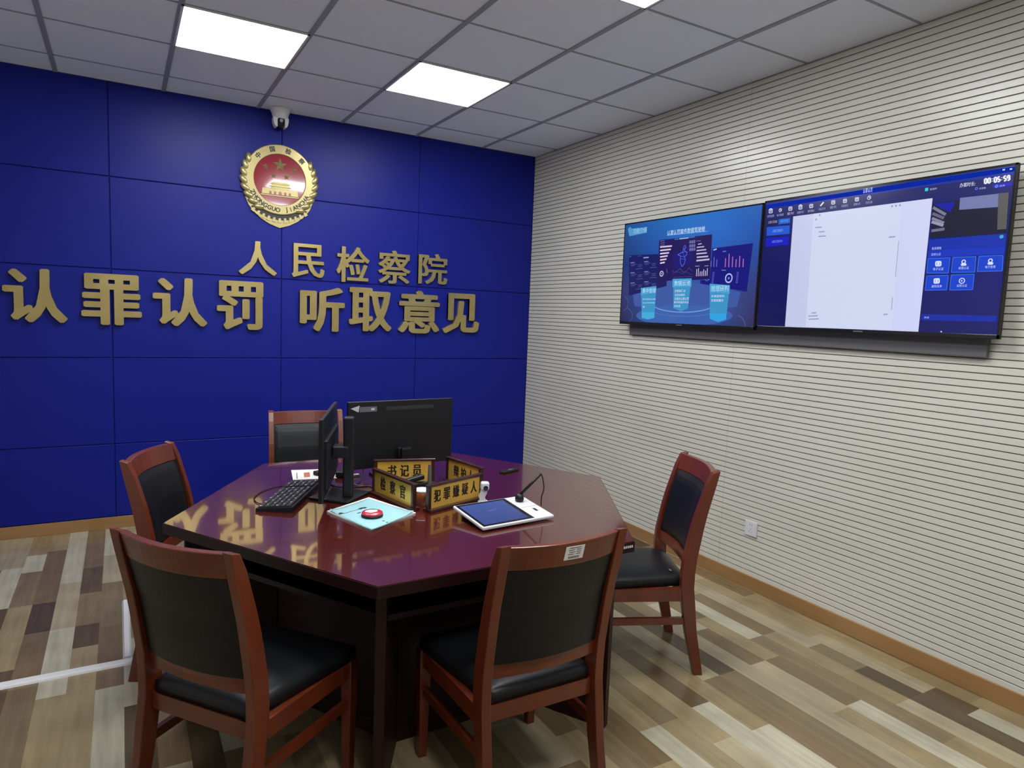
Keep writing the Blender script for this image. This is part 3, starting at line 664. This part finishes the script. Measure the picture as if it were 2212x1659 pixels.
def make_chair():
    t = bpy.data.objects.new('armless_chair', None); t.empty_display_size = .1; COL.objects.link(t)
    for s_ in (-1, 1):
        m = MB(); rings = []
        for k in range(15):
            z = .926*k/14; y = py(z); w_ = .0160; dep = .020+.010*math.sin(math.pi*min(1, z/.9)); x = s_*.205
            if k == 14: rings.append([Vector((x-w_, y-.017, z-.003)), Vector((x+w_, y-.017, z-.003)), Vector((x+w_, y+.015, z-.012)), Vector((x-w_, y+.015, z-.012))])
            else: rings.append([Vector((x-w_, y-dep, z)), Vector((x+w_, y-dep, z)), Vector((x+w_, y+dep, z)), Vector((x-w_, y+dep, z))])
        m.loft(rings); o = m.build('back_leg', WOOD, t); bv = o.modifiers.new('b', 'BEVEL'); bv.width = .003; bv.segments = 2; bv.limit_method = 'ANGLE'
        m = MB(); rings = []
        for z, a in ((0, .015), (.2, .018), (.345, .021), (.399, .021)):
            x, y = s_*.222, .405
            rings.append([Vector((x-a, y-a, z)), Vector((x+a, y-a, z)), Vector((x+a, y+a, z)), Vector((x-a, y+a, z))])
        m.loft(rings); o = m.build('front_leg', WOOD, t); bv = o.modifiers.new('b', 'BEVEL'); bv.width = .003; bv.segments = 2
    m = MB(); curved_slab(m, -.190, .190, .840, .915, .034, .026, 14, 2); o = m.build('top_rail', WOOD, t); bv = o.modifiers.new('b', 'BEVEL'); bv.width = .003; bv.segments = 2; bv.limit_method = 'ANGLE'
    m = MB(); curved_slab(m, -.190, .190, .484, .530, .020, .024, 14, 2); m.build('lower_rail', WOOD, t)
    m = MB(); curved_slab(m, -.1885, .1885, .531, .839, .030, .024, 18, 14, .016, 0, .0)
    m.build('back_cushion', LEATHER, t)
    m = MB()   # seat frame
    def bar(a, b, z0, z1, th):
        a, b = Vector((*a, 0)), Vector((*b, 0)); d = (b-a).normalized(); n_ = Vector((-d.y, d.x, 0))*th/2
        m.loft([[p+n_+Vector((0, 0, z0)), p-n_+Vector((0, 0, z0)), p-n_+Vector((0, 0, z1)), p+n_+Vector((0, 0, z1))] for p in (a, b)])
    for s_ in (-1, 1): bar((s_*.207, .025), (s_*.222, .388), .340, .397, .024)
    bar((-.205, .410), (.205, .410), .340, .397, .024); bar((-.187, .002), (.187, .002), .345, .397, .024)
    m.build('seat_frame', WOOD, t)
    m = MB()   # seat cushion: rounded pillow
    nx, ny = 16, 16; top = []; bot = []
    for j in range(ny+1):
        for i in range(nx+1):
            u, v = 2*i/nx-1, 2*j/ny-1
            half = .182+(.236-.182)*min(1, (v+1)/2*1.15); y = .212+.218*v; x = half*u
            if abs(u) > .8 and abs(v) > .8: x *= 1-.03*(abs(u)-.8)*(abs(v)-.8)*25
            e = (1-abs(u)**6)*(1-abs(v)**6)
            top.append((x, y, .434+.022*e)); bot.append((x, y, .398))
    n_ = (nx+1)*(ny+1); fs = []
    for j in range(ny):
        for i in range(nx):
            a = j*(nx+1)+i; fs.append((a, a+1, a+nx+2, a+nx+1)); fs.append((n_+a, n_+a+nx+1, n_+a+nx+2, n_+a+1))
    for i in range(nx):
        fs.append((i, n_+i, n_+i+1, i+1)); a = ny*(nx+1)+i; fs.append((a, a+1, n_+a+1, n_+a))
    for j in range(ny):
        a = j*(nx+1); fs.append((a, a+nx+1, n_+a+nx+1, n_+a)); a += nx; fs.append((a, n_+a, n_+a+nx+1, a+nx+1))
    m.add(top+bot, fs, 0, None, None, True); o = m.build('seat_cushion', LEATHER, t)
    for s_ in (-1, 1):
        m = MB()
        def bar2(a, b, z0, z1, th):
            a, b = Vector((*a, 0)), Vector((*b, 0)); d = (b-a).normalized(); n_ = Vector((-d.y, d.x, 0))*th/2
            m.loft([[p+n_+Vector((0, 0, z0)), p-n_+Vector((0, 0, z0)), p-n_+Vector((0, 0, z1)), p+n_+Vector((0, 0, z1))] for p in (a, b)])
        bar2((s_*.206, .005), (s_*.221, .390), .232, .262, .018); m.build('side_stretcher', WOOD, t)
    return t
proto = make_chair()
def copy_chair():
    r_ = proto.copy(); COL.objects.link(r_)
    for ch in list(proto.children):
        c = ch.copy(); COL.objects.link(c); c.parent = r_
    return r_
CH = [  # x, y, facing (deg), label
    (-3.012, -3.213, 398.08, 'mahogany chair with black cushions at the front left, nearest the white cord cover'),
    (-2.084, -3.579, 449.75, 'mahogany chair seen from behind at the front, with a white sticker on its top rail'),
    (-.978, -2.987, 514.52, 'mahogany chair standing in front of the striped wall, right of the table'),
    (-3.017, -2.051, 334.21, 'mahogany chair at the left corner of the table, facing the keyboard'),
    (-2.224, -1.110, 262.19, 'mahogany chair against the blue wall side, partly hidden behind the monitors')]
chairs = []
for i, (x, y, fa, lb) in enumerate(CH):
    c = proto if i == 0 else copy_chair()
    c.location = (x, y, 0); c.rotation_euler.z = R(fa-90); tag(c, lb, 'chair', 'mahogany chairs around the hexagonal table'); chairs.append(c)
# sticker on the rear of the front chair's top rail, as a part of that chair
m = MB()
zz = .882; yb = py(zz)-.034-.013-.0008; sl = math.atan2(py(.915)-py(.84), .075)
M_ = Matrix.Translation((.010, yb, zz)) @ Matrix.Rotation(-sl, 4, 'X')
m.box((0, 0, 0), (.066, .0008, .045), 0, 0, M_)
for k in range(3): m.box((-.012+.004*(k % 2), -.0005, .010-.007*k), (.020, .0004, .002), 1, 0, M_); m.box((.014, -.0005, .010-.007*k), (.016, .0004, .002), 1, 0, M_)
m.box((0, -.0005, .017), (.040, .0004, .002), 1, 0, M_)
for k in range(16): m.box((-.019+.0025*k, -.0005, -.015), (.0015 if k % 3 else .0008, .0004, .008), 1, 0, M_)
o = m.build('sticker', [PAPER, DARK], chairs[1]); o['label'] = 'white barcode sticker'
m = MB(); m.box((-.15, .06, .4555), (.024, .009, .001), 0); o = m.build('cushion_tag', GREYP, chairs[2])

# ------------------------------------------------------------------ things on the table
Z = TH
def monitor(loc, rz, wd, h, zb, label, neck, base_c, base_r, base_d, col_h, col_w, sticker):
    t = empty('computer_monitor', (loc[0], loc[1], Z), rz, label, 'monitor', 'pair of black monitors on the table')
    m = MB(); m.box((0, -.008, zb+h/2), (wd, .016, h), 0, .003)
    if not sticker: m.box((0, -.018, zb+h*.42), (wd*.80, .020, h*.60), 0, .0045, seg=3)
    m.build('housing', BLACKP, t)
    m = MB(); m.box((0, .0005, zb+h/2+.004), (wd-.016, .002, h-.024), 0); m.build('display', BLACKG, t)
    m = MB(); m.box((neck[0], (neck[1]-.032)/2, zb+h*(.22 if sticker else .5)), (.07, abs(neck[1])-.03, .05), 0, .006)
    m.box((neck[0], neck[1], col_h/2+.008), (col_w, .042, col_h-.008), 0, .006); m.build('stand_neck', BLACKP, t)
    m = MB(); M_ = Matrix.Translation((base_c[0], base_c[1], 0)) @ Matrix.Rotation(base_r, 4, 'Z'); m.box((0, 0, .006), (*base_d, .012), 0, .003, M_); m.build('stand_base', BLACKP, t)
    if sticker:
        m = MB(); m.box((wd*.07, -.0168, zb+h*.885), (wd*.46, .0015, .018), 0); m.build('vent_slot', DARK, t)
        m = MB(); m.prism([(-wd/2+.012, zb+h*.905), (-wd/2+.055, zb+h*.945), (-wd/2+.050, zb+h*.845)], -.0162, -.0170, 0, None, 'XZ'); o = m.build('logo_sticker', GREYP2, t); o['label'] = 'silver arrow shaped mark'
        m = MB(); m.box((-wd/2+.098, -.0166, zb+h*.885), (.085, .0010, .024), 0); m.box((-wd/2+.120, -.0173, zb+h*.885), (.018, .0006, .010), 1); m.build('label_sticker', [GREYP, GREYP2], t)
    return t
GREYP2 = mat('silver_sticker', (.42, .42, .43), .4)
monitor((-2.033, -2.192), R(4.6), .548, .318, .064, 'black monitor with its back to the camera, behind the gold nameplates', (0, -.05), (0, .035), 0, (.22, .18), .155, .05, True)
monitor((-2.4425, -2.389), R(68.8), .54, .335, .040, 'black monitor seen from its edge, beside the keyboard', (-.048, -.096), (-.013, -.060), R(43-68.8), (.195, .185), .350, .05, False)
# keyboard
ka, kb_, kc, kd = atz(578, 1083, .765), atz(646, 1089, .765), atz(683, 1044, .775), atz(624, 1046, .775)
vx = ((kd-ka)+(kc-kb_))/2; kl = .43; kr = math.atan2(vx.y, vx.x); kcen = (ka+kb_+kc+kd)/4+Vector((-.010, .002, 0))
kt = empty('keyboard', (kcen.x, kcen.y, Z), kr, 'black computer keyboard with white lettered keys left of the monitors', 'keyboard')
KW = .145
m = MB(); m.prism([(-KW/2, 0), (KW/2, 0), (KW/2, .012), (-KW/2, .022)], -kl/2, kl/2, 0, None, 'YZ'); o = m.build('body', BLACKP, kt)
KEYM = mat('key_black', (.03, .03, .035), .35)
m = MB(); m2 = MB(); Mk = Matrix.Translation((0, 0, .0175)) @ Matrix.Rotation(-math.atan2(.010, KW), 4, 'X')
for r_ in range(6):
    y = KW/2-.018-r_*.0215; n_ = 21
    for k in range(n_):
        if (k in (15, 19)) and r_ < 99 and k == 15: continue
        x = -kl/2+.016+k*.0199
        m.box((x, y, .003), (.0168, .0170, .007), 0, .0015, Mk, seg=1)
        if (r_*7+k*5) % 3 == 0: m2.box((x-.002, y+.002, .0068), (.006, .006, .0006), 0, 0, Mk)
m.build('keys', KEYM, kt); o = m2.build('key_legends', WHITEP, kt)
# keyboard cable, power cables
def cable(pts, r_, label, name='cable', mt=None, n=40):
    pts = [Vector(p) for p in pts]; out = []
    for i in range(len(pts)-1):
        p0, p1, p2, p3 = pts[max(i-1, 0)], pts[i], pts[i+1], pts[min(i+2, len(pts)-1)]
        for k in range(8):
            t = k/8; out.append(.5*((2*p1)+(p2-p0)*t+(2*p0-5*p1+4*p2-p3)*t*t+(3*p1-p0-3*p2+p3)*t**3))
    out.append(pts[-1]); m = MB(); m.tube(out, r_, 0, 8); return tag(m.build(name, mt or BLACKP), label, 'cable')
zc = Z+.0035
def tp(px, py_, z=zc): p = atz(px, py_, z); return (p.x, p.y, z)
cable([tp(640, 1047), tp(600, 1051), tp(565, 1062), tp(549, 1076), tp(556, 1086), tp(575, 1090)], .0022, 'thin black keyboard cable looping on the table left of the keyboard')
cable([tp(706, 1036), tp(718, 1048), tp(735, 1052), tp(760, 1052), tp(800, 1049)], .0030, 'black cable lying behind the monitor stand towards the nameplates')
cable([tp(760, 1044), tp(775, 1049), tp(800, 1050), tp(812, 1056)], .0030, 'grey cable lying on the table next to the monitor stand column', mt=GREYP)
pz = Vector(tp(783, 1034)); cable([tp(772, 1044), (pz.x, pz.y, Z+.02), (pz.x+.02, pz.y+.05, Z+.09)], .0028, 'cable rising from the table to the rear of the large monitor')
m = MB(); a = atz(741, 1022, Z+.012); m.box((0, 0, .014), (.10, .05, .028), 0, .005); tag(m.build('power_adapter', BLACKP, None, (a.x, a.y, Z), R(60)), 'small black power adapter on the table between the two monitors', 'power adapter')
# white leaflet behind the keyboard
def sheet(name, px, z, th, mats, label, cat, extra=None):
    P = [atz(x, y, z) for x, y in px]; c = sum(P, Vector())/4
    m = MB(); n_ = len(P); vs = [(p.x-c.x, p.y-c.y, 0) for p in P]+[(p.x-c.x, p.y-c.y, th) for p in P]
    m.add(vs, [tuple(range(n_)), tuple(range(2*n_-1, n_-1, -1))]+[(i, n_+i, n_+(i+1) % n_, (i+1) % n_) for i in range(n_)], 0)
    o = m.build(name, mats, None, (c.x, c.y, z)); tag(o, label, cat); return o, c
lf, c = sheet('leaflet', [(629, 1016), (633, 1037), (728, 1033), (721, 1013)], Z+.0005, .0012, PAPER, 'white printed leaflet lying on the table behind the keyboard', 'leaflet')
def on(px, py_, z, c): p = atz(px, py_, z); return (p.x-c.x, p.y-c.y)
m = MB(); zz = Z+.0020; q = [on(656, 1021, zz, c), on(657, 1031, zz, c), on(670, 1030, zz, c), on(669, 1020, zz, c)]
m.prism(q, .0012, .0016, 0)
q = [on(640, 1021, zz, c), on(641, 1034, zz, c), on(643, 1034, zz, c), on(642, 1021, zz, c)]; m.prism(q, .0012, .0016, 1)
m.build('print', [mat('print_red', (.45, .12, .08), .6), GREYP], lf)
m = MB(); a = atz(690, 1022, Z+.01); m.box((0, 0, .010), (.05, .035, .020), 0, .004); tag(m.build('adapter_plug', BLACKP, None, (a.x, a.y, Z+.0018), R(20)), 'small black plug lying on the white leaflet', 'plug')
# document camera clutter: white small block next to monitor column
a = atz(768, 1027, Z+.005); m = MB(); m.box((0, 0, .006), (.035, .018, .012), 0, .003); tag(m.build('cable_connector', WHITEP, None, (a.x, a.y, Z), R(10)), 'tiny white cable connector on the table beside the monitor column', 'connector')

# nameplates
def nameplate(A, B, s_txt, label, hgt=.118, side=1, txtw=.72):
    """board standing from A to B (seen side: right-hand normal of A->B)"""
    A, B = Vector((*A, 0)), Vector((*B, 0)); L = (B-A).length; c = (A+B)/2; an = math.atan2(B.y-A.y, B.x-A.x)
    t = empty('nameplate', (c.x, c.y, Z), an, label, 'nameplate', 'gold nameplates standing in a ring on the table')
    m = MB()
    m.box((0, 0, .006), (L, .052, .012), 0, .003); m.box((0, 0, hgt-.005), (L+.006, .022, .010), 0, .002)
    for s_ in (-1, 1): m.box((s_*(L/2-.008), 0, hgt/2+.002), (.016, .018, hgt-.010), 0, .002)
    m.build('frame', FRAMEW, t)
    m = MB(); m.box((0, 0, hgt/2+.002), (L-.020, .008, hgt-.020), 0); pl = m.build('gold_plate', BRASS, t)
    m = MB(); n_ = len(s_txt); hw = L*txtw/2; cz = hgt/2+.004; ch = min(.052, 2*hw/n_*.86)
    for f in (1, -1):
        M_ = Matrix.Translation((0, -.0041 if f > 0 else .0041, 0)) @ (Matrix.Identity(4) if f > 0 else Matrix.Rotation(math.pi, 4, 'Z')) @ WB
        for k, chh in enumerate(s_txt):
            x = -hw+(k+.5)*2*hw/n_; m.text(chh, x-ch*.42, x+ch*.42, cz-ch*.56, cz+ch*.56, .0006, M_, 0, 0, bold=(ch*.040, ch*.016))
    m.build('lettering', INK, pl); return t
nameplate((-2.137, -2.775), (-1.835, -2.667), '犯罪嫌疑人', 'gold nameplate reading 犯罪嫌疑人, front right of the ring', .112, txtw=.84)
nameplate((-2.238, -2.412), (-2.176, -2.738), '检察官', 'gold nameplate reading 检察官, front left beside the blue papers', .112, txtw=.72)
nameplate((-2.195, -2.280), (-1.922, -2.352), '书记员', 'gold nameplate reading 书记员, in front of the large monitor', .120, txtw=.62)
nameplate((-1.846, -2.332), (-1.797, -2.600), '辩护人', 'gold nameplate reading 辩护人, shaded one at the back right of the ring', .120, txtw=.62)
# wooden pen pot in the gap
a = (-2.108, -2.655)
t = empty('pen_pot', (*a, Z), 0, 'round wooden pen pot with white rim showing in the gap between nameplates', 'pen pot')
m = MB(); m.lathe([(0, 0), (.036, 0), (.037, .05), (.036, .058), (.031, .058), (.031, .006), (0, .006)], 0, 28); m.build('body', POTW, t)
m = MB(); m.lathe([(.0305, .056), (.0375, .056), (.0380, .060), (.036, .063), (.031, .063)], 0, 28); m.build('rim', WHITEM, t)
# stapler-like black desk tools inside the ring
t = empty('stapler', (-2.075, -2.50, Z), R(10), 'black desk stapler standing inside the ring of nameplates', 'stapler')
m = MB(); m.box((0, 0, .026), (.11, .035, .052), 0, .008); m.build('base', BLACKP, t)
M_ = Matrix.Translation((0, 0, .057)) @ Matrix.Rotation(R(-8), 4, 'Y'); m = MB(); m.box((-.01, 0, .012), (.10, .028, .022), 0, .006, M_); m.build('arm', BLACKP, t)
m = MB(); m.cyl((0, 0, .062), .011, .124, 0, 16, .008); m.cyl((0, 0, .126), .006, .008, 0, 12)
tag(m.build('marker_pen', GREYP, None, (-2.012, -2.505, Z)), 'grey marker standing upright inside the ring of nameplates', 'pen')

# blue papers with ink pad
cy_, c = sheet('paper_stack', [(706, 1107), (801, 1147), (898, 1110), (797, 1077)], Z+.0005, .006, PAPER, 'stack of papers with a light blue cover sheet at the table front', 'papers')
m = MB(); P = [on(x, y, Z+.008, c) for x, y in ((712, 1104), (803, 1145), (894, 1107), (796, 1077))]
nx = 14; vs = []; fs = []
for j in range(nx+1):
    for i in range(nx+1):
        u, v = i/nx, j/nx
        x = (1-u)*(1-v)*P[0][0]+u*(1-v)*P[1][0]+u*v*P[2][0]+(1-u)*v*P[3][0]; y = (1-u)*(1-v)*P[0][1]+u*(1-v)*P[1][1]+u*v*P[2][1]+(1-u)*v*P[3][1]
        lift = .0065+.010*max(0, (abs(u-.5)*2+abs(v-.5)*2-1.45))**2*3*(1 if (u-.5)*(v-.5) > 0 else .35)
        vs.append((x, y, lift))
for j in range(nx):
    for i in range(nx): a = j*(nx+1)+i; fs.append((a, a+1, a+nx+2, a+nx+1))
m.add(vs, fs, 0, None, None, True); cov = m.build('cover_sheet', CYANP, cy_); sd = cov.modifiers.new('s', 'SOLIDIFY'); sd.thickness = .0005; sd.offset = -1; cov['label'] = 'light blue cover sheet'
m = MB()
def pline(x0, y0, x1, y1, wd):
    a, b = Vector((*on(x0, y0, Z+.0075, c), .0072)), Vector((*on(x1, y1, Z+.0075, c), .0072)); d = (b-a).normalized(); n_ = Vector((-d.y, d.x, 0))*wd/2
    m.loft([[p+n_, p-n_, p-n_+Vector((0, 0, .0006)), p+n_+Vector((0, 0, .0006))] for p in (a, b)])
pline(731, 1111, 739, 1108, .016); pline(776, 1100, 784, 1097, .013); pline(785, 1098, 790, 1096, .013); pline(741, 1110, 776, 1100, .0025); pline(772, 1109, 779, 1107, .006); pline(826, 1125, 831, 1126, .006); pline(834, 1128, 838, 1129, .006)
m.build('print', INK, cy_)
a = atz(804, 1113, Z+.012)
t = empty('ink_pad', (a.x, a.y, Z+.0078), 0, 'round red ink pad in a clear case on the light blue papers', 'ink pad')
m = MB(); m.lathe([(0, 0), (.040, 0), (.042, .004), (.042, .009), (0, .009)], 0, 32); m.build('base', BLACKP, t)
m = MB(); m.lathe([(0, .0092), (.039, .0092), (.041, .012), (.040, .017), (.037, .019), (0, .019)], 0, 32); lid = m.build('lid', REDINK, t)
m = MB(); m.prism([(-.028, .006), (-.010, -.014), (.018, -.006), (.026, .014), (0, .026), (-.02, .02)], .0191, .0196, 0); m.build('lid_label', PAPER, lid)

# signature tablet
pf0, pf1 = atz(1036, 1142, Z+.018), atz(1191, 1114, Z+.018); pb1 = atz(1129, 1068, Z+.045); pb0 = atz(990, 1093, Z+.045)
pw = (pf1-pf0).length; rz = math.atan2(pf1.y-pf0.y, pf1.x-pf0.x); pdp = ((pb1+pb0)/2-(pf0+pf1)/2); pdl = math.hypot(pdp.x, pdp.y)
cc = (pf0+pf1+pb0+pb1)/4
t = empty('signature_tablet', (cc.x, cc.y, Z), rz, 'white signing tablet with a glowing blue screen on the right of the table', 'tablet')
tilt = math.atan2(.027, pdl)
Mt = Matrix.Translation((0, 0, .0315)) @ Matrix.Rotation(tilt, 4, 'X')
m = MB(); m.box((0, 0, -.006), (pw, pdl, .013), 0, .0045, Mt, seg=3); m.build('body', WHITEM, t)
m = MB(); m.box((0, pdl*.28, .010), (pw*.8, pdl*.3, .020), 0, .003); m.build('foot', BLACKP, t)
sw = pw*.70
m = MB(); m.box((-pw/2+.007+sw/2, 0, .0008), (sw, pdl-.014, .0012), 0, 0, Mt); m.build('bezel', BLACKG, t)
m = MB(); x0, x1, y0, y1 = -pw/2+.018, -pw/2+sw-.012, -pdl/2+.018, pdl/2-.020
m.add([(x0, y0, .0018), (x1, y0, .0018), (x1, y1, .0018), (x0, y1, .0018)], [(0, 1, 2, 3)], 0, [rgb(58, 76, 140), rgb(56, 72, 135), rgb(74, 92, 160), rgb(70, 90, 160)], Mt)
m.add([(x0+.085, y0+.105, .0021), (x0+.125, y0+.112, .0021), (x0+.125, y0+.115, .0021), (x0+.085, y0+.108, .0021)], [(0, 1, 2, 3)], 0, rgb(110, 130, 190), Mt)
m.build('display', SCREEN, t, fix=False)
m = MB(); m.box((pw/2-.040, -pdl/2+.075, .0008), (.012, .026, .0012), 0, 0, Mt); m.build('fingerprint_reader', DARK, t)
m = MB(); m.box((pw/2-.046, -.002, .0009), (.085, .0008, .0006), 0, 0, Mt); m.build('seam', GREYP, t)
# stylus in its ball holder
Hp = Mt @ Vector((pw/2-.050, pdl/2-.052, 0)); 
t2 = empty('stylus', cc+Vector((0, 0, 0)), 0, 'black stylus standing in a round holder on the white signing tablet', 'stylus')
wz = Matrix.Rotation(rz, 4, 'Z'); hp = wz @ Hp; base = Vector((cc.x, cc.y, Z))+hp
t2.location = base+Vector((0, 0, .0012))
tip = atz(1168, 1024, base.z+.115)-base
m = MB(); m.lathe([(0, 0), (.016, 0), (.019, .010), (.017, .024), (.009, .031), (0, .031)], 0, 24); m.build('holder', BLACKP, t2)
tip2 = Vector((tip.x, tip.y, .115)); m = MB(); st = Vector((0, 0, .024)); m.tube([st, st+(tip2-st)*.5, tip2], .0060, 0, 10); m.build('pen', BLACKP, t2)
cb0 = base+tip2; e0 = atz(1169, 1089, Z+.010)
cable([(cb0.x, cb0.y, cb0.z+.002), (cb0.x+.006, cb0.y-.004, cb0.z-.012), ((cb0.x+e0.x)/2+.012, (cb0.y+e0.y)/2-.004, (cb0.z+e0.z)/2+.005), (e0.x, e0.y, e0.z+.03), (e0.x, e0.y, Z+.004)], .0024, 'thin dark stylus cord hanging down behind the white tablet', 'cord')
# small white camera
a = atz(1043, 1086, Z+.002)
t = empty('document_camera', (a.x, a.y, Z), R(-20), 'small white desk camera on a twisted stand behind the white tablet', 'camera')
m = MB(); m.cyl((0, 0, .006), .022, .012, 0, 24, bev=.003)
m.loft([[Vector((.013*sx+ox, .012*sy, z)) for sx, sy in ((-1, -1), (1, -1), (1, 1), (-1, 1))] for z, ox in ((.012, 0), (.030, -.006), (.045, .001), (.060, .004))]); m.build('stand', WHITEM, t)
m = MB(); m.box((.006, 0, .076), (.036, .034, .036), 0, .008, seg=3); hd = m.build('head', WHITEM, t)
m = MB(); m.cyl((.008, -.0175, .070), .0105, .004, 0, 20, axis='Y'); m.build('lens', BLACKG, hd)
# flat black device at the far right of the table
p0, p1 = atz(1083, 1021, Z+.006), atz(1116, 1013, Z+.006); c = (p0+p1)/2
t = empty('voice_recorder', (c.x, c.y, Z), math.atan2(p1.y-p0.y, p1.x-p0.x), 'small flat black device lying alone on the table near the blue wall', 'device')
m = MB(); m.box((0, 0, .006), ((p1-p0).length, .034, .011), 0, .003); m.build('body', BLACKP, t)
m = MB(); m.box((.01, 0, .0118), (.03, .016, .0006), 0); m.build('button_pad', GREYP, t)
